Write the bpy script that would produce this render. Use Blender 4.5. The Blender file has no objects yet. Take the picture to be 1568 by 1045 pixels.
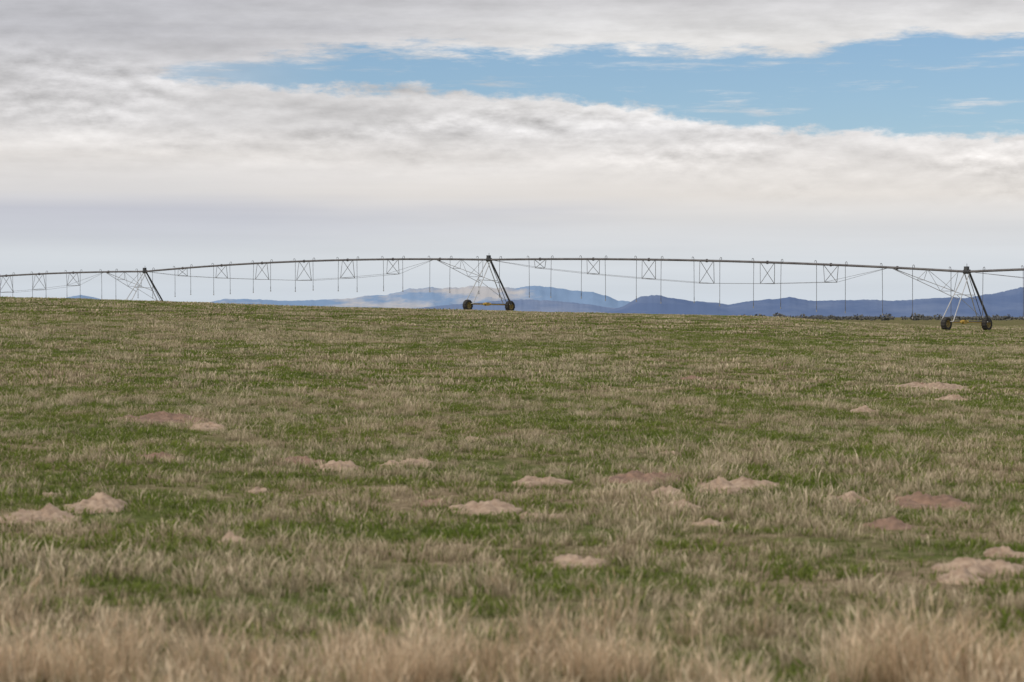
import bpy, bmesh, math, random
from mathutils import Vector, Matrix, noise as mn
random.seed(7)
F = 3702.0          # focal length of an 85 mm lens in photo-width units
CX, HY = 784.0, 486.0
EYE = 1.7
scene = bpy.context.scene

# ------------------------------------------------------------------ helpers
def lerp_table(tab, x):
    if x <= tab[0][0]: return tab[0][1]
    for i in range(len(tab)-1):
        a, b = tab[i], tab[i+1]
        if x <= b[0]:
            t = (x-a[0])/(b[0]-a[0])
            return a[1]+(b[1]-a[1])*t
    return tab[-1][1]
def smooth_table(tab, x, w):
    return (lerp_table(tab, x-w)+lerp_table(tab, x-w/2)+lerp_table(tab, x)+lerp_table(tab, x+w/2)+lerp_table(tab, x+w))/5
def sstep(a, b, x):
    t = max(0.0, min(1.0, (x-a)/(b-a)))
    return t*t*(3-2*t)

# ------------------------------------------------------------------ terrain
CREST = [(-0.6,4.4),(-0.3,3.62),(-.212,3.22),(-.151,3.02),(-.09,2.60),(-.036,2.34),(-.0097,2.24),(.058,1.93),(.112,1.66),(.14,1.08),(.188,.72),(.3,.6)]
RDIST = [(-.3,190),(-.212,200),(-.151,210),(-.09,216),(-.0097,224),(.3,226)]
def g(x, y):
    z = 0.0
    if y > 1.0:
        a = x/y
        D = y
        zr = smooth_table(CREST, a, .015)
        R = lerp_table(RDIST, a)
        if D <= R:
            z = zr*sstep(0.02, 1.0, D/R)
        else:
            z = .45+(zr-.45)*math.exp(-((D-R)/75.0)**2)
    if -200 < x < 200 and -50 < y < 400:
        z += .045*mn.noise(Vector((x*.22, y*.16, 3.1)))+.02*mn.noise(Vector((x*.8, y*.6, 9.1)))
        if y > 60: z += .05*mn.noise(Vector((x*.06, y*.05, 5.1)))
    return z
def ground_hit(px, py):
    a = (px-CX)/F; s = (HY-py)/F
    y = 8.0
    while y < 230:
        if g(a*y, y) >= EYE+s*y: return a*y, y
        y *= 1.004
    return a*y, y

# ------------------------------------------------------------------ materials
def new_mat(name):
    m = bpy.data.materials.new(name); m.use_nodes = True
    nt = m.node_tree
    b = nt.nodes["Principled BSDF"]
    return m, nt, b
def nnode(nt, t, **kw):
    n = nt.nodes.new(t)
    for k, v in kw.items(): setattr(n, k, v)
    return n
def noise_tex(nt, vec, scale, detail=4, rough=.55):
    n = nnode(nt, 'ShaderNodeTexNoise'); n.inputs['Scale'].default_value = scale
    n.inputs['Detail'].default_value = detail; n.inputs['Roughness'].default_value = rough
    if vec is not None: nt.links.new(vec, n.inputs['Vector'])
    return n.outputs['Fac']
def ramp(nt, fac, stops):
    r = nnode(nt, 'ShaderNodeValToRGB')
    e = r.color_ramp.elements
    while len(e) < len(stops): e.new(.5)
    for i, (p, c) in enumerate(stops):
        e[i].position = p; e[i].color = (c[0], c[1], c[2], 1)
    nt.links.new(fac, r.inputs['Fac'])
    return r.outputs['Color']
def mixc(nt, fac, a, b, mode='MIX'):
    m = nnode(nt, 'ShaderNodeMix', data_type='RGBA', blend_type=mode)
    for s, v in ((m.inputs['Factor'], fac), (m.inputs['A'], a), (m.inputs['B'], b)):
        if hasattr(v, 'links') or isinstance(v, bpy.types.NodeSocket): nt.links.new(v, s)
        elif isinstance(v, (int, float)): s.default_value = v
        else: s.default_value = (v[0], v[1], v[2], 1)
    return m.outputs['Result']
def math_n(nt, op, a, b=None, c=None, clamp=False):
    m = nnode(nt, 'ShaderNodeMath', operation=op); m.use_clamp = clamp
    for i, v in enumerate((a, b, c)):
        if v is None: continue
        if isinstance(v, (int, float)): m.inputs[i].default_value = v
        else: nt.links.new(v, m.inputs[i])
    return m.outputs[0]

def mottled(name, c1, c2, scale, rough=.7, metal=0.0, bump=0.0):
    m, nt, b = new_mat(name)
    geo = nnode(nt, 'ShaderNodeNewGeometry')
    f = noise_tex(nt, geo.outputs['Position'], scale, 5, .6)
    col = ramp(nt, f, [(.35, c1), (.65, c2)])
    nt.links.new(col, b.inputs['Base Color'])
    b.inputs['Roughness'].default_value = rough; b.inputs['Metallic'].default_value = metal
    if bump:
        bn = nnode(nt, 'ShaderNodeBump'); bn.inputs['Strength'].default_value = bump
        nt.links.new(f, bn.inputs['Height']); nt.links.new(bn.outputs[0], b.inputs['Normal'])
    return m

# ground
mg, nt, b = new_mat("field_soil_and_thatch")
geo = nnode(nt, 'ShaderNodeNewGeometry'); P = geo.outputs['Position']
big = noise_tex(nt, P, .25, 4, .6); fine = noise_tex(nt, P, 9, 4, .7)
c_th = ramp(nt, fine, [(.3, (.11,.08,.05)), (.5, (.22,.17,.105)), (.7, (.34,.265,.17))])
c_gr = ramp(nt, fine, [(.3, (.055,.065,.022)), (.7, (.15,.165,.055))])
gm = ramp(nt, big, [(.42, (0,0,0)), (.55, (1,1,1))])
col = mixc(nt, gm, c_th, c_gr)
df = nnode(nt, 'ShaderNodeBsdfDiffuse'); nt.links.new(col, df.inputs['Color'])
nt.links.new(df.outputs[0], nt.nodes['Material Output'].inputs['Surface'])

# blades
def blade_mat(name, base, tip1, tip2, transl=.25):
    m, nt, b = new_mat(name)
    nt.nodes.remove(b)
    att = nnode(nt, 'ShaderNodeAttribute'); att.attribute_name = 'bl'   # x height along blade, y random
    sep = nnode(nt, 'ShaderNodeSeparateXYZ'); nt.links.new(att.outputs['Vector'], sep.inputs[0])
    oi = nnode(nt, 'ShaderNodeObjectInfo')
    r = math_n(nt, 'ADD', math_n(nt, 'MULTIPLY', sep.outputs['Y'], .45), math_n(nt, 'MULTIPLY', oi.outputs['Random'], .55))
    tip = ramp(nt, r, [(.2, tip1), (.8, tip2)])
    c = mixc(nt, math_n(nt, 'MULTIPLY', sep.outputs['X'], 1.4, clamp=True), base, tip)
    df = nnode(nt, 'ShaderNodeBsdfDiffuse'); nt.links.new(c, df.inputs['Color'])
    tr = nnode(nt, 'ShaderNodeBsdfTranslucent'); nt.links.new(c, tr.inputs['Color'])
    mx = nnode(nt, 'ShaderNodeMixShader'); mx.inputs[0].default_value = transl
    nt.links.new(df.outputs[0], mx.inputs[1]); nt.links.new(tr.outputs[0], mx.inputs[2])
    nt.links.new(mx.outputs[0], nt.nodes['Material Output'].inputs['Surface'])
    return m
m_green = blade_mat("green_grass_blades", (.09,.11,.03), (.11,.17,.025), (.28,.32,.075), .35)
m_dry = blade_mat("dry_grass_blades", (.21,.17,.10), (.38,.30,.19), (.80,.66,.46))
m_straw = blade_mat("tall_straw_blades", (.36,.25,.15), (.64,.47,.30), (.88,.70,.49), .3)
m_dirt = mottled("bare_dirt", (.26,.175,.115), (.46,.335,.235), 11, .95, 0, 1.0)
m_red = mottled("reddish_dirt", (.17,.105,.07), (.29,.18,.12), 11, .95, 0, 1.0)

# ------------------------------------------------------------------ ground sheet
def axis(fine_lo, fine_hi, stf, mid_lo, mid_hi, stm, far):
    v = []
    x = fine_lo
    while x <= fine_hi: v.append(x); x += stf
    x = fine_hi+stm
    while x <= mid_hi: v.append(x); x += stm
    s = stm
    while x < far: v.append(x); s *= 1.25; x += s
    v.append(far)
    x = fine_lo-stm
    while x >= mid_lo: v.append(x); x -= stm
    s = stm
    while x > -far: v.append(x); s *= 1.25; x -= s
    v.append(-far)
    return sorted(v)
xs = axis(-16, 16, .5, -90, 90, 1.8, 60000)
ys = axis(6, 60, .5, -4, 330, 1.8, 60000)
verts = [(x, y, g(x, y)) for y in ys for x in xs]
nx = len(xs)
faces = [(j*nx+i, j*nx+i+1, (j+1)*nx+i+1, (j+1)*nx+i) for j in range(len(ys)-1) for i in range(nx-1)]
def mesh_obj(name, verts, faces, mat, smooth=True):
    me = bpy.data.meshes.new(name); me.from_pydata(verts, [], faces); me.update()
    if smooth: me.polygons.foreach_set('use_smooth', [True]*len(me.polygons))
    mats = mat if isinstance(mat, list) else [mat]
    for m in mats: me.materials.append(m)
    o = bpy.data.objects.new(name, me); scene.collection.objects.link(o)
    return o
mesh_obj("grass_field_ground", verts, faces, mg)

# ------------------------------------------------------------------ gopher mounds
MOUNDS = [(250,640,55,1),(320,654,26,0),(640,709,27,0),(600,712,18,0),(520,716,30,0),(825,737,34,0),(985,733,48,1),
 (1100,748,40,0),(1148,744,36,0),(1020,756,24,0),(1298,767,32,0),(1425,770,54,1),(740,780,44,0),(815,792,16,0),(850,789,17,0),
 (65,792,48,0),(150,776,44,0),(80,757,15,0),(1430,592,46,0),(1405,590,24,1),(1460,610,20,0),(1325,628,20,0),(1500,872,50,0),(1470,888,32,0),
 (1022,694,14,0),(728,671,15,0),(240,700,28,1),(460,706,34,1),(355,828,20,0),(885,862,30,0),(1535,847,26,0),(1060,577,16,1),
 (1365,805,26,1),(665,770,20,1),(395,750,13,0),(1085,800,22,0),(1045,777,24,0),(10,1030,60,0),(345,874,15,0)]
mv, mf, mi = [], [], []
mound_xy = []
for (px, py, hw, kind) in MOUNDS:
    x0, y0 = ground_hit(px, py+4)
    r = hw/F*y0
    mound_xy.append((x0, y0, r))
    base = len(mv); NR, NA = 18, 48
    h = min(.075, r*.22)*(1.0 if kind == 0 else .7)
    ry = r*random.uniform(1.3, 2.0)
    sd = random.uniform(0, 99)
    mv.append((x0, y0, g(x0, y0)+h))
    for i in range(1, NR+1):
        for k in range(NA):
            an = 2*math.pi*k/NA
            t = i/NR
            wob = 1+.5*mn.noise(Vector((math.cos(an)*1.3, math.sin(an)*1.3, sd)))+.3*mn.noise(Vector((math.cos(an)*4, math.sin(an)*4, sd)))
            x = x0+math.cos(an)*r*1.25*t*wob; y = y0+math.sin(an)*ry*1.25*t*wob
            prof = (math.cos(t*math.pi)+1)/2
            n = mn.noise(Vector((x*6, y*4, sd)))*.7+mn.noise(Vector((x*20, y*20, sd)))*.45
            z = g(x, y)+h*prof**.7*(1+1.3*n)+.055*n*(1-t*.5)+.018-(.06 if i == NR else 0)
            mv.append((x, y, z))
    for k in range(NA):
        mf.append((base, base+1+k, base+1+(k+1) % NA)); mi.append(kind)
    for i in range(NR-1):
        for k in range(NA):
            a = base+1+i*NA+k; bb = base+1+i*NA+(k+1) % NA
            mf.append((a, a+NA, bb+NA, bb)); mi.append(kind)
o = mesh_obj("dirt_mounds", mv, mf, [m_dirt, m_red])
for p, k in zip(o.data.polygons, mi): p.material_index = k

# ------------------------------------------------------------------ grass tufts
def make_tuft(name, nbl, rad, hmin, hmax, wid, mat, lean=.35, mat2=None, p2=0, seed_heads=False):
    V, Fc, A, MI = [], [], [], []
    for _ in range(nbl):
        rr = rad*math.sqrt(random.random()); an = random.uniform(0, 6.283)
        bx, by = rr*math.cos(an), rr*math.sin(an)
        h = random.uniform(hmin, hmax)*(1-.35*rr/rad); w = wid*random.uniform(.6, 1.3)
        fa = random.uniform(0, 6.283); dx, dy = math.cos(fa), math.sin(fa)
        la = an+random.gauss(0, 1.0); l = random.uniform(0.05, lean)*h*2
        lx, ly = math.cos(la)*l, math.sin(la)*l
        rnd = random.random()
        ib = len(V)
        for t, ww in ((-.1, 1), (.6, .8)):
            cx = bx+lx*t*t; cy = by+ly*t*t; cz = h*t
            V += [(cx-dx*w*ww/2, cy-dy*w*ww/2, cz), (cx+dx*w*ww/2, cy+dy*w*ww/2, cz)]
            A += [(max(t, 0), rnd, 0)]*2
        V.append((bx+lx, by+ly, h)); A.append((1, rnd, 0))
        m = 1 if (mat2 and random.random() < p2) else 0
        Fc += [(ib, ib+1, ib+3, ib+2), (ib+2, ib+3, ib+4)]; MI += [m]*2
        if seed_heads and random.random() < .35:
            t = .82
            c = Vector((bx+lx*t*t, by+ly*t*t, h*t)); d = Vector((lx*.4, ly*.4, h*.3))
            s = Vector((dx, dy, 0))*.0045
            ib = len(V); V += [tuple(c), tuple(c+d*.4+s), tuple(c+d), tuple(c+d*.4-s)]
            A += [(1, rnd, 0)]*4; Fc.append((ib, ib+1, ib+2, ib+3)); MI.append(m)
    me = bpy.data.meshes.new(name); me.from_pydata(V, [], Fc); me.update()
    at = me.attributes.new('bl', 'FLOAT_VECTOR', 'POINT')
    at.data.foreach_set('vector', [c for a in A for c in a])
    me.materials.append(mat)
    if mat2: me.materials.append(mat2)
    me.polygons.foreach_set('material_index', MI)
    return bpy.data.objects.new(name, me)

def instancer(name, objs, pts):
    """pts: list of (x,y,z,rot,scale,idx)"""
    col = bpy.data.collections.new(name+"_tufts")
    for o in objs: col.objects.link(o)
    me = bpy.data.meshes.new(name); me.from_pydata([p[:3] for p in pts], [], []); me.update()
    for an, ty, k in (('rotz', 'FLOAT', 3), ('scl', 'FLOAT', 4), ('idx', 'INT', 5)):
        at = me.attributes.new(an, ty, 'POINT'); at.data.foreach_set('value', [p[k] for p in pts])
    ob = bpy.data.objects.new(name, me); scene.collection.objects.link(ob)
    ng = bpy.data.node_groups.new(name+"_gn", 'GeometryNodeTree')
    ng.interface.new_socket('Geometry', in_out='INPUT', socket_type='NodeSocketGeometry')
    ng.interface.new_socket('Geometry', in_out='OUTPUT', socket_type='NodeSocketGeometry')
    N = ng.nodes; L = ng.links
    gi = N.new('NodeGroupInput'); go = N.new('NodeGroupOutput')
    ci = N.new('GeometryNodeCollectionInfo'); ci.inputs['Collection'].default_value = col
    ci.inputs['Separate Children'].default_value = True; ci.inputs['Reset Children'].default_value = True
    iop = N.new('GeometryNodeInstanceOnPoints'); iop.inputs['Pick Instance'].default_value = True
    def na(n, t):
        a = N.new('GeometryNodeInputNamedAttribute'); a.data_type = t; a.inputs['Name'].default_value = n
        return a.outputs['Attribute']
    cx = N.new('ShaderNodeCombineXYZ'); L.new(na('rotz', 'FLOAT'), cx.inputs['Z'])
    er = N.new('FunctionNodeEulerToRotation'); L.new(cx.outputs[0], er.inputs[0])
    L.new(gi.outputs[0], iop.inputs['Points']); L.new(ci.outputs[0], iop.inputs['Instance'])
    L.new(na('idx', 'INT'), iop.inputs['Instance Index']); L.new(er.outputs[0], iop.inputs['Rotation'])
    sx = N.new('ShaderNodeCombineXYZ'); sc = na('scl', 'FLOAT')
    for k in 'XYZ': L.new(sc, sx.inputs[k])
    L.new(sx.outputs[0], iop.inputs['Scale']); L.new(iop.outputs[0], go.inputs[0])
    md = ob.modifiers.new('tufts', 'NODES'); md.node_group = ng
    return ob

def fieldn(x, y):
    v = .35*mn.noise(Vector((x*.12, y*.05, 1.5)))+.45*mn.noise(Vector((x*.45, y*.25, 7.5)))+.8*mn.noise(Vector((x*1.6, y*1.1, 4.5)))
    if y > 60: v += .5*mn.noise(Vector((x*.08, y*.10, 31.5)))
    return v
def clumpn(x, y):
    return .9*mn.noise(Vector((x*2.4, y*1.8, 14.5)))+.5*mn.noise(Vector((x*.5, y*.25, 24.5)))
def scatter(d0, d1, sp, green_idx, dry_idx, smin, smax, cull=True, gap=.2):
    pts = []
    y = d0
    while y < d1:
        x = -(.25*y+1)
        while x < .25*y+1:
            px = x+random.uniform(-.6, .6)*sp; py = y+random.uniform(-.6, .6)*sp
            x += sp
            c = clumpn(px, py)
            if random.random() < sstep(.05, -.55, c)*gap*3: continue
            if cull:
                bad = False
                for (mx, my, mr) in mound_xy:
                    if abs(px-mx) < mr*1.1 and abs(py-my) < mr*2.2:
                        q = ((px-mx)/mr)**2+((py-my+mr*.4)/(mr*1.8))**2
                        if random.random() < .97-.8*sstep(.35, 1.3, q): bad = True; break
                if bad: continue
            f = fieldn(px, py)
            # faint drill rows running across the field
            f += .14*math.sin((py+.06*px+.5*mn.noise(Vector((px*.05, py*.05, 2))))*2*math.pi/(1.1 if py < 46 else 4.4))
            green = random.random() < sstep(-.40, .2, f)*.77+.18
            s = random.uniform(smin, smax)
            if green: i = random.choice(green_idx); s *= 1+.3*c
            else:
                i = random.choice(dry_idx); s *= 1+1.0*c
            pts.append((px, py, g(px, py), random.uniform(0, 6.283), max(s, .35), i))
        y += sp
    return pts

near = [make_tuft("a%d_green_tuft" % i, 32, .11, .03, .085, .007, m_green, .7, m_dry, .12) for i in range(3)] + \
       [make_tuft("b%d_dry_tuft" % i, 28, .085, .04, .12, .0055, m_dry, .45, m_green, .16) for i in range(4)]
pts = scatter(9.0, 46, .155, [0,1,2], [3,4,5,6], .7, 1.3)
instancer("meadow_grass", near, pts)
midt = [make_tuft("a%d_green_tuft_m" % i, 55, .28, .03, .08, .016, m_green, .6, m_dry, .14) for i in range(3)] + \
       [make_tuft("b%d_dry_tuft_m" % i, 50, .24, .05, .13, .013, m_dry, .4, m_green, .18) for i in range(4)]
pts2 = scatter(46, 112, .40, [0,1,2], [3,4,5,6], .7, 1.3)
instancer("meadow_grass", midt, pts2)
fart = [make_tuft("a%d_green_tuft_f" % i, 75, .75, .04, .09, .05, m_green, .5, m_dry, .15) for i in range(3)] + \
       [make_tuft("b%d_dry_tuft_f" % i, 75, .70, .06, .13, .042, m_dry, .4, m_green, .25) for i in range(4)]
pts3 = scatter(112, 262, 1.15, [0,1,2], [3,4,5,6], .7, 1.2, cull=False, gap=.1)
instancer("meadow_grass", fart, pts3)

# tall straw along the near edge
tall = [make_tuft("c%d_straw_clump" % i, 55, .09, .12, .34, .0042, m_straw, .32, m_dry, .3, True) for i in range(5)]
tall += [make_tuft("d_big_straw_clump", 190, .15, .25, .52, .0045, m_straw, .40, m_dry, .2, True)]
tp = []
y = 9.4
while y < 15:
    x = -4.2
    while x < 4.2:
        px = x+random.uniform(-.07, .07); py = y+random.uniform(-.07, .07); x += .15
        n = .8*mn.noise(Vector((px*1.1, py*.9, 33)))+.6*mn.noise(Vector((px*2.8, py*2, 3)))
        pr = 1-sstep(10.9, 12.4, py-1.7*n)
        if random.random() > pr*.85*sstep(-.25, .25, n)+.04*(1 if py < 13.5 else .3): continue
        tp.append((px, py, g(px, py), random.uniform(0, 6.28), random.uniform(.45, .9)*(1+.8*n), random.randrange(5)))
    y += .15
for (cx, cy, s) in ((1.72, 11.1, 1.0), (1.95, 11.2, .95), (1.52, 10.9, .85), (2.1, 10.9, .8), (1.8, 10.8, .95), (-1.75, 11.0, .74), (-1.4, 11.0, .8), (-1.15, 11.2, .66), (-.4, 11.0, .78), (-.55, 10.8, .72), (-.1, 10.9, .70), (-2.1,11.2,.6), (.35,11.1,.6), (-.8,11.3,.5), (2.4,11.3,.5)):
    tp.append((cx, cy, g(cx, cy), random.uniform(0, 6), s, 5))
instancer("tall_dry_grass", tall, tp)

# ------------------------------------------------------------------ mountains
def mountain_mat(name, dark, light, sc, lo=.45, hi=.62):
    m, nt, b = new_mat(name)
    geo = nnode(nt, 'ShaderNodeNewGeometry')
    mp = nnode(nt, 'ShaderNodeMapping'); mp.inputs['Scale'].default_value = (1, .4, 3)
    nt.links.new(geo.outputs['Position'], mp.inputs['Vector'])
    f = noise_tex(nt, mp.outputs[0], sc, 7, .62)
    c = ramp(nt, f, [(lo, dark), (hi, light)])
    nt.links.new(c, b.inputs['Base Color']); b.inputs['Roughness'].default_value = 1
    b.inputs['Specular IOR Level'].default_value = 0
    return m
def mountain(name, prof, D, depth, mat, seed, rugged=.18):
    X0, X1 = prof[0][0], prof[-1][0]
    NX, NY = 420, 26
    V = []
    for j in range(NY+1):
        t = j/NY                      # 0 front foot, .6 crest, 1 back foot
        for i in range(NX+1):
            px = X0+(X1-X0)*i/NX
            yy = D+depth*(t-.6)
            xx = (px-CX)/F*D
            hc = max(0, (HY-lerp_table(prof, px)))/F*D+EYE
            hc *= 1+.05*mn.noise(Vector((px*.06, seed, 0)))+.03*mn.noise(Vector((px*.2, seed, 0)))
            k = sstep(0, .6, t) if t <= .6 else 1-sstep(.6, 1, t)
            rn = mn.fractal(Vector((xx/D*60, yy/D*60+seed, seed)), .9, 2.1, 5)
            z = hc*k*(1+rugged*rn*(1-k)*2.2) - 20*(1-k)
            V.append((xx*(yy/D), yy, z))
    n = NX+1
    Fc = [(j*n+i, j*n+i+1, (j+1)*n+i+1, (j+1)*n+i) for j in range(NY) for i in range(NX)]
    return mesh_obj(name, V, Fc, mat)
mA = mountain_mat("hazy_far_mountain", (.22,.315,.46), (.48,.47,.47), .0006, .50, .62)  # sunlit patches painted in the pale tone, distance haze in the blue
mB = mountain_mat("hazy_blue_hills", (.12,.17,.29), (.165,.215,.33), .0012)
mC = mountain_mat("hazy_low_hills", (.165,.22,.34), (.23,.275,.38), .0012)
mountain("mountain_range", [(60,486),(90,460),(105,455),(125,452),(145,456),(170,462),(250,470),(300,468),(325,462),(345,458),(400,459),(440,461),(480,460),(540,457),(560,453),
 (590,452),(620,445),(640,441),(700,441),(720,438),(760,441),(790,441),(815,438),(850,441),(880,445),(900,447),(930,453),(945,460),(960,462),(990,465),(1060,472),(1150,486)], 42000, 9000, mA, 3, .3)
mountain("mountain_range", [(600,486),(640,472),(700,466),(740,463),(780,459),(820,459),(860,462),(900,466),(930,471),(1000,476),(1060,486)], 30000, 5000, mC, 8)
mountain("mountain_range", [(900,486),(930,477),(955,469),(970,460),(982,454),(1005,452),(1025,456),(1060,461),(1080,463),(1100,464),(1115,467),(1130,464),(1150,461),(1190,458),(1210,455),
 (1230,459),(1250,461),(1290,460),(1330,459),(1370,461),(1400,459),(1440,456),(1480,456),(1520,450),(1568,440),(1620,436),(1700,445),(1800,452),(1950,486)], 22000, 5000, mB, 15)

# ------------------------------------------------------------------ distant shrubs
sv, sf = [], []
for k in range(520):
    px = random.uniform(1110, 1800); D = random.uniform(850, 1500)
    if mn.noise(Vector((px*.02, 0, 2))) < -.4: continue
    x = (px-CX)/F*D; s = random.uniform(.5, 1.2)*(1.5 if random.random() < .1 else 1)
    for q in range(38):
        v = Vector((random.gauss(0, 1), random.gauss(0, 1), random.gauss(0, 1))).normalized()*random.random()**.4
        c = Vector((x+v.x*s*1.5, D+v.y*s, .5+s*.75+v.z*s*.8))
        u = Vector((random.gauss(0, 1), random.gauss(0, 1), random.gauss(0, 1))).normalized()*s*.35
        w = u.orthogonal().normalized()*s*.3
        ib = len(sv); sv += [tuple(c-u), tuple(c+w), tuple(c+u), tuple(c-w)]; sf.append((ib, ib+1, ib+2, ib+3))
mesh_obj("distant_shrubs", sv, sf, mottled("shrub_foliage", (.08,.08,.07), (.14,.135,.12), .8, .9), False)

# ------------------------------------------------------------------ centre pivot irrigator
m_pipe = mottled("weathered_galvanised_pipe", (.12,.11,.11), (.20,.185,.18), 1.5, .55, .3)
m_galv = mottled("galvanised_steel", (.18,.18,.185), (.30,.30,.30), 2.5, .5, .4)
m_bright = mottled("bright_galvanised_steel", (.42,.42,.42), (.58,.57,.55), 2.5, .5, .2)
m_dark = mottled("dark_steel", (.05,.05,.055), (.09,.09,.09), 3, .6, .2)
m_hose = mottled("drop_hose", (.09,.09,.10), (.14,.14,.14), 3, .6)
m_yel = mottled("yellow_paint", (.42,.27,.05), (.58,.39,.09), 4, .6)
m_rimy = mottled("dusty_yellow_rim", (.20,.15,.05), (.40,.29,.10), 5, .8)
m_rub = mottled("tyre_rubber", (.022,.02,.018), (.05,.044,.036), 6, .85)
m_nozz = mottled("sprinkler_plastic", (.25,.25,.25), (.4,.38,.36), 4, .5)
root = bpy.data.objects.new("center_pivot_irrigator", None); scene.collection.objects.link(root)
class Part:
    def __init__(s, name, mat): s.n, s.m, s.v, s.f = name, mat, [], []
    def tube(s, pts, r, seg=8, cap=True):
        pts = [Vector(p) for p in pts]; rings = []
        for i, p in enumerate(pts):
            d = (pts[min(i+1, len(pts)-1)]-pts[max(i-1, 0)]).normalized()
            u = d.cross(Vector((0, 0, 1)))
            if u.length < .05: u = d.cross(Vector((1, 0, 0)))
            u.normalize(); w = d.cross(u)
            ib = len(s.v); rings.append(ib)
            for k in range(seg):
                a = 2*math.pi*k/seg; s.v.append(tuple(p+u*math.cos(a)*r+w*math.sin(a)*r))
        for a, b in zip(rings[:-1], rings[1:]):
            for k in range(seg): s.f.append((a+k, a+(k+1) % seg, b+(k+1) % seg, b+k))
        if cap: s.f.append(tuple(range(rings[0], rings[0]+seg))); s.f.append(tuple(range(rings[-1], rings[-1]+seg)))
    def box(s, c, ax, ay, az):
        c = Vector(c); ib = len(s.v)
        for i in (-1, 1):
            for j in (-1, 1):
                for k in (-1, 1): s.v.append(tuple(c+ax*i+ay*j+az*k))
        for q in ((0,1,3,2),(4,6,7,5),(0,4,5,1),(2,3,7,6),(0,2,6,4),(1,5,7,3)): s.f.append(tuple(ib+a for a in q))
    def lathe(s, c, axis, prof, seg=40, lug=0):
        c = Vector(c); axis = axis.normalized(); u = axis.orthogonal().normalized(); w = axis.cross(u); ib = len(s.v); n = len(prof)
        for k in range(seg):
            a = 2*math.pi*k/seg
            for (h, r) in prof:
                rr = r+(lug if (lug and k % 4 < 2 and r > .45) else 0)
                s.v.append(tuple(c+axis*h+(u*math.cos(a)+w*math.sin(a))*rr))
        for k in range(seg):
            for i in range(n-1):
                a = ib+k*n+i; b = ib+((k+1) % seg)*n+i; s.f.append((a, b, b+1, a+1))
    def done(s):
        o = mesh_obj(s.n, s.v, s.f, s.m, False); o.parent = root
        return o
Z = Vector((0, 0, 1))
T = [(-76.0, 293.0, None), (-39.0, 257.0, 6.55), (-2.1, 221.0, 6.95), (34.8, 185.0, 5.18), (71.7, 149.0, None)]
T = [Vector((x, y, z if z else g(x, y)+4.4)) for x, y, z in T]
pipe = Part("water_pipe", m_pipe); truss = Part("truss_rods_and_braces", m_galv); drops = Part("drop_hoses", m_hose)
nozz = Part("sprinkler_heads", m_nozz); goose = Part("goosenecks", m_pipe); flg = Part("pipe_flanges", m_pipe)
pd0 = Vector((1, -1, 0)).normalized(); wd = Vector((1, 1, 0)).normalized()
DEPTH = [0, .8, 1.3, 1.65, 1.9, 1.75, 1.4]
for si in range(4):
    A, B = T[si], T[si+1]
    arch = {0: .45, 1: .48, 2: .38, 3: .4}[si]
    def pp(t): return A.lerp(B, t)+Z*arch*4*t*(1-t)
    pipe.tube([pp(i/32) for i in range(33)], .098, 10)
    for i in range(1, 8):
        q = pp(i/8); d = (pp(i/8+.001)-q).normalized()
        flg.tube([q-d*.05, q+d*.05], .15, 10)
    nodes = [(pp(0), pp(0))]
    for i in range(1, 7):
        t = i/8; c = pp(t)-Z*DEPTH[i]; half = .35+.32*DEPTH[i]
        a, b_ = c-wd*half, c+wd*half; nodes.append((a, b_))
        o_ = .75/51.6
        for q in (pp(t-o_), pp(t+o_)):
            for e in (a, b_): truss.tube([q, e], .025, 5)
        truss.tube([a, b_], .026, 5)
    e = pp(.862); nodes.append((e, e))
    for a, b_ in zip(nodes[:-1], nodes[1:]):
        truss.tube([a[0], b_[0]], .014, 5); truss.tube([a[1], b_[1]], .014, 5)
    # end braces down to the tower legs
    for sgn in (-1, 1):
        leg = B-Z*2.1+wd*sgn*1.2
        truss.tube([e, leg], .028, 5)
        m1 = e.lerp(leg, .4); m2 = e.lerp(leg, .75)
        truss.tube([m1, pp(.93)], .018, 5); truss.tube([m2, pp(.93)], .018, 5); truss.tube([m2, pp(.985)], .018, 5)
    truss.tube([e.lerp(B-Z*2.1-wd*1.2, .4), e.lerp(B-Z*2.1+wd*1.2, .4)], .018, 5)
    truss.tube([e.lerp(B-Z*2.1-wd*1.2, .75), e.lerp(B-Z*2.1+wd*1.2, .75)], .018, 5)
    L0 = {0: 2.9, 1: 2.8, 2: 3.4, 3: 3.6}[si]; L1 = {0: 2.9, 1: 3.1, 2: 3.9, 3: 3.6}[si]
    for i in range(16):
        t = (i+.5)/16; q = pp(t); sd = 1 if i % 2 else -1
        L = L0+(L1-L0)*t+random.uniform(-.1, .1)
        goose.tube([q, q+Z*.24, q+Z*.30+wd*sd*.08, q+Z*.26+wd*sd*.2, q+Z*.12+wd*sd*.24], .022, 6)
        s_ = q+Z*.12+wd*sd*.24; sw = random.uniform(-.06, .06)
        en = q-Z*L+wd*(sd*.24+sw)
        drops.tube([s_, s_.lerp(en, .5)+wd*sw*.4, en], .022, 6)
        drops.tube([en+Z*.45, en+Z*.2], .032, 6)
        nozz.tube([en+Z*.1, en, en-Z*.05], .045, 8)
legL = Part("tower_legs", m_bright); legD = Part("tower_drive_legs", m_dark); beam = Part("base_beams", m_dark)
gear = Part("wheel_gearboxes", m_yel); tyre = Part("tyres", m_rub); rim = Part("wheel_rims", m_rimy); ctrl = Part("control_boxes", m_dark)
hubs = Part("wheel_hubs", m_dark)
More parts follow.
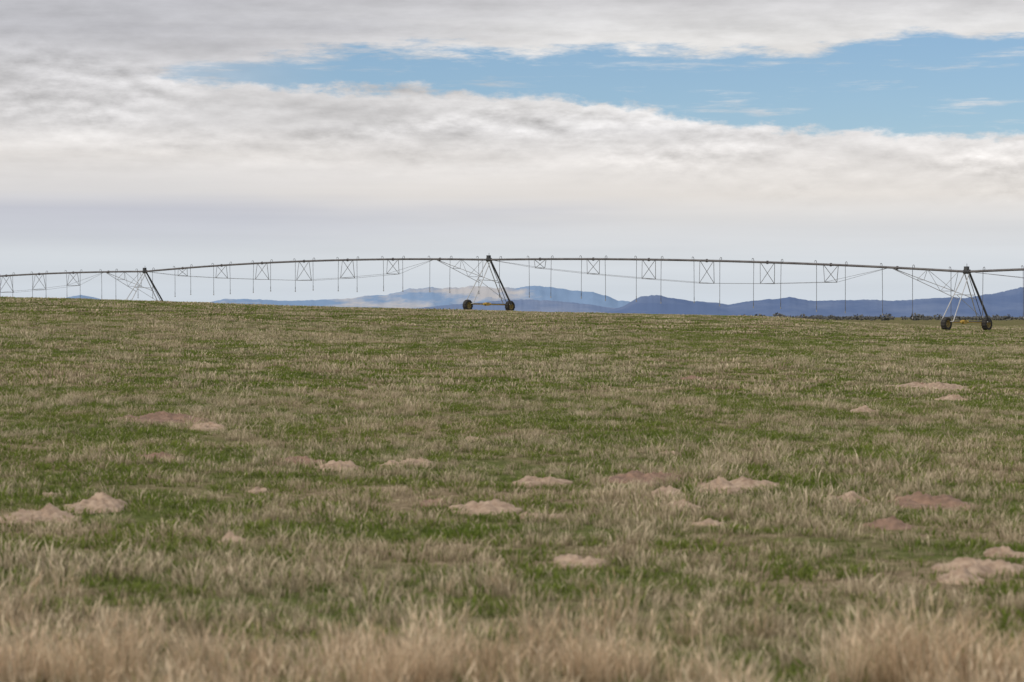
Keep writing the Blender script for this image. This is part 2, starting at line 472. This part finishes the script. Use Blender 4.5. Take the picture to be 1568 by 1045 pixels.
for k, A in enumerate(T):
    wb = 2.7
    ends = []
    for sgn in (-1, 1):
        xy = A+wd*sgn*wb; gz = g(xy.x, xy.y)
        c = Vector((xy.x, xy.y, gz+.50)); ends.append(c)
        pr = [(-.17, .28), (-.20, .34), (-.19, .46), (-.12, .505), (0, .515), (.12, .505), (.19, .46), (.20, .34), (.17, .28)]
        tyre.lathe(c, pd0, pr, 56, .025)
        rim.lathe(c, pd0, [(-.165, .29), (-.15, .25), (-.06, .20), (-.06, .06), (-.1, .05), (-.1, .0)], 28)
        rim.lathe(c, pd0, [(.165, .29), (.15, .25), (.06, .20), (.06, .06), (.1, .05), (.1, .0)], 28)
        for q in range(8):
            an = q*math.pi/4; u = pd0.orthogonal().normalized(); w2 = pd0.cross(u)
            hubs.tube([c+pd0*.07+(u*math.cos(an)+w2*math.sin(an))*.15, c+pd0*.10+(u*math.cos(an)+w2*math.sin(an))*.15], .022, 6)
        gear.box(c+Z*.05-pd0*.30-wd*sgn*.05, pd0*.10, wd*.17, Z*.17)
        gear.tube([c-pd0*.3, c], .06, 8)
    e0 = ends[0]-pd0*.3+Z*.16+wd*.1; e1 = ends[1]-pd0*.3+Z*.16-wd*.1
    beam.tube([e0, e1], .075, 8)
    mid_ = e0.lerp(e1, .48)
    gear.tube([mid_-wd*.45+Z*.0+pd0*.13, mid_+wd*.45+pd0*.13], .11, 10)
    gear.box(mid_+pd0*.13, pd0*.14, wd*.18, Z*.15)
    gear.tube([e0+pd0*.12-Z*.03, e1+pd0*.12-Z*.03], .035, 6)      # drive shaft
    top = A-Z*.08
    for sgn, e in ((-1, e0), (1, e1)):
        for q in (-1, 1):
            if sgn < 0:
                legL.tube([top+pd0*q*.22, e+pd0*(q*.55 + .2)+wd*.15+Z*.02], .04, 6)
            else:
                (legD if q > 0 else legL).tube([top+pd0*q*.22, e+pd0*(q*.5 + .2)-wd*.15+Z*.02], .085 if q > 0 else .04, 8)
        legL.tube([e+pd0*.75+wd*.15*(-sgn)+Z*.02, e-pd0*.3+wd*.15*(-sgn)+Z*.02], .045, 6)
    for fr in (.45,):
        a = top.lerp(e0, fr); b_ = top.lerp(e1, fr)
        legL.tube([a, b_], .03, 6)
    legL.tube([top.lerp(e0, .45), top.lerp(e1, .9)], .02, 5)
    legL.tube([top.lerp(e0, .45)+pd0*.2, top.lerp(e0, .45)-pd0*.2], .025, 5)
    ctrl.box(A+Z*.20-wd*.05, pd0*.16, wd*.13, Z*.20)
    ctrl.tube([A-pd0*.28, A+pd0*.28], .17, 12)
    ctrl.tube([A+Z*.4, A+Z*.62], .02, 6)
    ctrl.tube([top+wd*.12, top.lerp(e1, .5)+wd*.1, e1+Z*.1], .03, 6)
for p in (pipe, truss, drops, nozz, goose, flg, legL, legD, beam, gear, tyre, rim, ctrl, hubs): p.done()

# ------------------------------------------------------------------ light
sun_dir = Vector((-.5, -.5, .8)).normalized()
sl = bpy.data.lights.new("sun", 'SUN'); sl.energy = 2.3; sl.angle = math.radians(10); sl.color = (1, .955, .89)
so = bpy.data.objects.new("sun", sl); scene.collection.objects.link(so)
so.rotation_euler = sun_dir.to_track_quat('Z', 'Y').to_euler()

# ------------------------------------------------------------------ sky
w = bpy.data.worlds.new("World"); scene.world = w; w.use_nodes = True
nt = w.node_tree; nt.nodes.clear()
out = nnode(nt, 'ShaderNodeOutputWorld')
M = lambda op, a, b=None, c=None, clamp=False: math_n(nt, op, a, b, c, clamp)
tc = nnode(nt, 'ShaderNodeTexCoord'); sp = nnode(nt, 'ShaderNodeSeparateXYZ'); nt.links.new(tc.outputs['Generated'], sp.inputs[0])
dx, dy, dz = sp.outputs
az = M('ARCTAN2', dx, dy)                                  # radians, 0 = north (+Y)
hyp = M('SQRT', M('ADD', M('MULTIPLY', dx, dx), M('MULTIPLY', dy, dy)))
el = M('ARCTAN2', dz, hyp)
AZR = .4
azn = M('ADD', M('MULTIPLY', az, .5/AZR), .5, clamp=True)  # -0.4..0.4 rad -> 0..1
ELR = .16
def curve(pts):
    c = nnode(nt, 'ShaderNodeFloatCurve'); cv = c.mapping.curves[0]
    q = [((( (x-CX)/F)/AZR*.5+.5), ((HY-y)/F)/ELR) for x, y in pts]
    cv.points[0].location = (0, q[0][1]); cv.points[1].location = (1, q[-1][1])
    for a, b_ in q: cv.points.new(a, b_)
    c.mapping.update(); nt.links.new(azn, c.inputs['Value'])
    return M('MULTIPLY', c.outputs[0], ELR)
Uc = curve([(235,112),(300,98),(400,86),(500,78),(650,72),(800,76),(900,66),(1000,78),(1150,78),(1250,72),(1340,54),(1400,50),(1500,60),(1568,56),(1700,50)])
Lc = curve([(235,118),(300,130),(400,137),(550,139),(700,144),(850,154),(950,164),(1050,186),(1150,198),(1250,204),(1400,211),(1568,216),(1700,224)])
def cvec(sx, sz, off=0.0, oz=0.0):
    c = nnode(nt, 'ShaderNodeCombineXYZ')
    nt.links.new(M('MULTIPLY', az, sx), c.inputs[0]); nt.links.new(M('MULTIPLY', M('ADD', el, oz), sz), c.inputs[1]); c.inputs[2].default_value = off
    return c.outputs[0]
def nz(sx, sz, off, det=5, rough=.55, oz=0.0): return noise_tex(nt, cvec(sx, sz, off, oz), 1.0, det, rough)
n_edge = nz(60, 150, 1.0, 5, .62); n_edge2 = nz(22, 110, 5.0, 5, .68)
def sm(x, a, b_):
    r = nnode(nt, 'ShaderNodeMapRange', interpolation_type='SMOOTHSTEP')
    nt.links.new(x, r.inputs['Value']); r.inputs['From Min'].default_value = a; r.inputs['From Max'].default_value = b_
    return r.outputs[0]
elL = M('SUBTRACT', M('SUBTRACT', el, Lc), M('MULTIPLY', M('SUBTRACT', n_edge, .5), .016))   # >0 above lower cloud edge
elU = M('ADD', M('SUBTRACT', Uc, el), M('MULTIPLY', M('SUBTRACT', n_edge2, .5), .024))        # >0 below upper cloud edge
blue = M('MULTIPLY', sm(elL, -.0020, .0026), sm(elU, -.001, .0050))
wisps = sm(nz(18, 170, 8.0, 5, .68), .52, .80)
veil = M('MULTIPLY', wisps, .8)
leftveil = M('SUBTRACT', 1, M('MULTIPLY', sm(az, -.15, -.06), .97)); 
blue = M('MULTIPLY', blue, M('SUBTRACT', 1, M('MINIMUM', M('ADD', veil, M('MULTIPLY', leftveil, .4)), 1)), clamp=True)
# broken cloud overhead
ov = nnode(nt, 'ShaderNodeCombineXYZ'); zz = M('MAXIMUM', M('ADD', dz, .12), .05)
nt.links.new(M('DIVIDE', dx, zz), ov.inputs[0]); nt.links.new(M('DIVIDE', dy, zz), ov.inputs[1])
ovn = noise_tex(nt, ov.outputs[0], 1.1, 3, .6)
blue_over = M('MULTIPLY', sm(ovn, .52, .64), sm(el, .17, .3))
blue = M('MAXIMUM', blue, blue_over)
# cloud tone by elevation
eln = M('DIVIDE', el, ELR, clamp=True)
def S(c): return tuple(((v/255+.055)/1.055)**2.4 if v > 10 else v/3294 for v in c)
def E(y): return (HY-y)/F/ELR
right = ramp(nt, eln, [(0, S((206,215,225))), (E(400), S((214,219,224))), (E(350), S((217,218,220))), (E(300), S((229,224,219))), (E(250), S((229,225,222))),
   (E(200), S((222,220,220))), (E(80), S((228,226,224))), (E(45), S((214,213,213))), (E(10), S((204,203,205))), (1, S((196,197,202)))])
left = ramp(nt, eln, [(0, S((204,213,223))), (E(390), S((211,216,221))), (E(350), S((200,203,211))), (E(322), S((196,198,207))), (E(295), S((218,216,216))), (E(240), S((226,222,219))),
   (E(190), S((214,212,212))), (E(110), S((204,203,205))), (E(50), S((192,192,197))), (1, S((188,189,195)))])
warpaz = M('ADD', az, M('MULTIPLY', M('SUBTRACT', nz(6, 60, 3, 3), .5), .25))
tone = mixc(nt, sm(warpaz, -.16, .08), left, right)
# relief of the puffs: small heaps just under the gap, broad soft forms elsewhere
pa = nz(40, 105, 2.0, 6, .60); pb = nz(40, 105, 2.0, 6, .60, oz=.0034)
rel = M('SUBTRACT', pa, pb)
patch = sm(nz(9, 42, 23.0, 3, .55), .40, .62)
heap = M('MULTIPLY', M('SUBTRACT', 1, sm(M('ABSOLUTE', M('ADD', elL, .010)), .004, .028)), M('ADD', M('MULTIPLY', patch, .75), .25))
low = M('SUBTRACT', nz(10, 60, 11.0, 6, .60), .51)
cover = M('ADD', M('MULTIPLY', sm(el, E(300)*ELR, E(215)*ELR), .94), .06)
shade = M('ADD', M('MULTIPLY', M('MULTIPLY', rel, heap), 1.05), M('MULTIPLY', M('ADD', M('MULTIPLY', low, .85), M('MULTIPLY', rel, .26)), cover))
streak = M('MULTIPLY', M('SUBTRACT', nz(4, 130, 17.0, 4, .5), .5), .14)
rimL = M('SUBTRACT', 1, sm(M('ABSOLUTE', M('ADD', elL, .002)), 0, .008)); rimU = M('SUBTRACT', 1, sm(M('ABSOLUTE', M('ADD', elU, .002)), 0, .008))
rims = M('MULTIPLY', M('MULTIPLY', M('MAXIMUM', rimL, rimU), sm(az, -.16, -.06)), .10)
lev = M('ADD', M('ADD', 1.0, shade), M('ADD', streak, rims))
sv_ = nnode(nt, 'ShaderNodeVectorMath', operation='SCALE'); nt.links.new(tone, sv_.inputs[0]); nt.links.new(lev, sv_.inputs['Scale'])
bgc = nnode(nt, 'ShaderNodeBackground'); nt.links.new(sv_.outputs[0], bgc.inputs['Color']); bgc.inputs['Strength'].default_value = 1.0
sky = nnode(nt, 'ShaderNodeTexSky', sky_type='NISHITA'); sky.sun_disc = False
sky.sun_elevation = math.asin(sun_dir.z); sky.sun_rotation = math.atan2(sun_dir.x, sun_dir.y)
sky.air_density = 1.0; sky.dust_density = .3; sky.ozone_density = 2.0
skc = mixc(nt, 1.0, sky.outputs[0], (.66, .76, .89), 'MULTIPLY')
bgs = nnode(nt, 'ShaderNodeBackground'); nt.links.new(skc, bgs.inputs['Color']); bgs.inputs['Strength'].default_value = .105
mx = nnode(nt, 'ShaderNodeMixShader'); nt.links.new(blue, mx.inputs[0]); nt.links.new(bgc.outputs[0], mx.inputs[1]); nt.links.new(bgs.outputs[0], mx.inputs[2])
nt.links.new(mx.outputs[0], out.inputs['Surface'])
w.cycles.sampling_method = 'MANUAL'; w.cycles.sample_map_resolution = 512

# ------------------------------------------------------------------ camera
cd = bpy.data.cameras.new("camera"); cam = bpy.data.objects.new("camera", cd); scene.collection.objects.link(cam)
cd.lens = 85; cd.sensor_width = 36; cd.clip_start = .5; cd.clip_end = 120000
cam.location = (0, 0, EYE)
cam.rotation_euler = (math.radians(90)-(522.5-HY)/F, 0, 0)
cd.dof.use_dof = True; cd.dof.focus_distance = 110; cd.dof.aperture_fstop = 4.0
scene.camera = cam
scene.view_settings.view_transform = 'Standard'; scene.view_settings.look = 'None'; scene.view_settings.exposure = 0
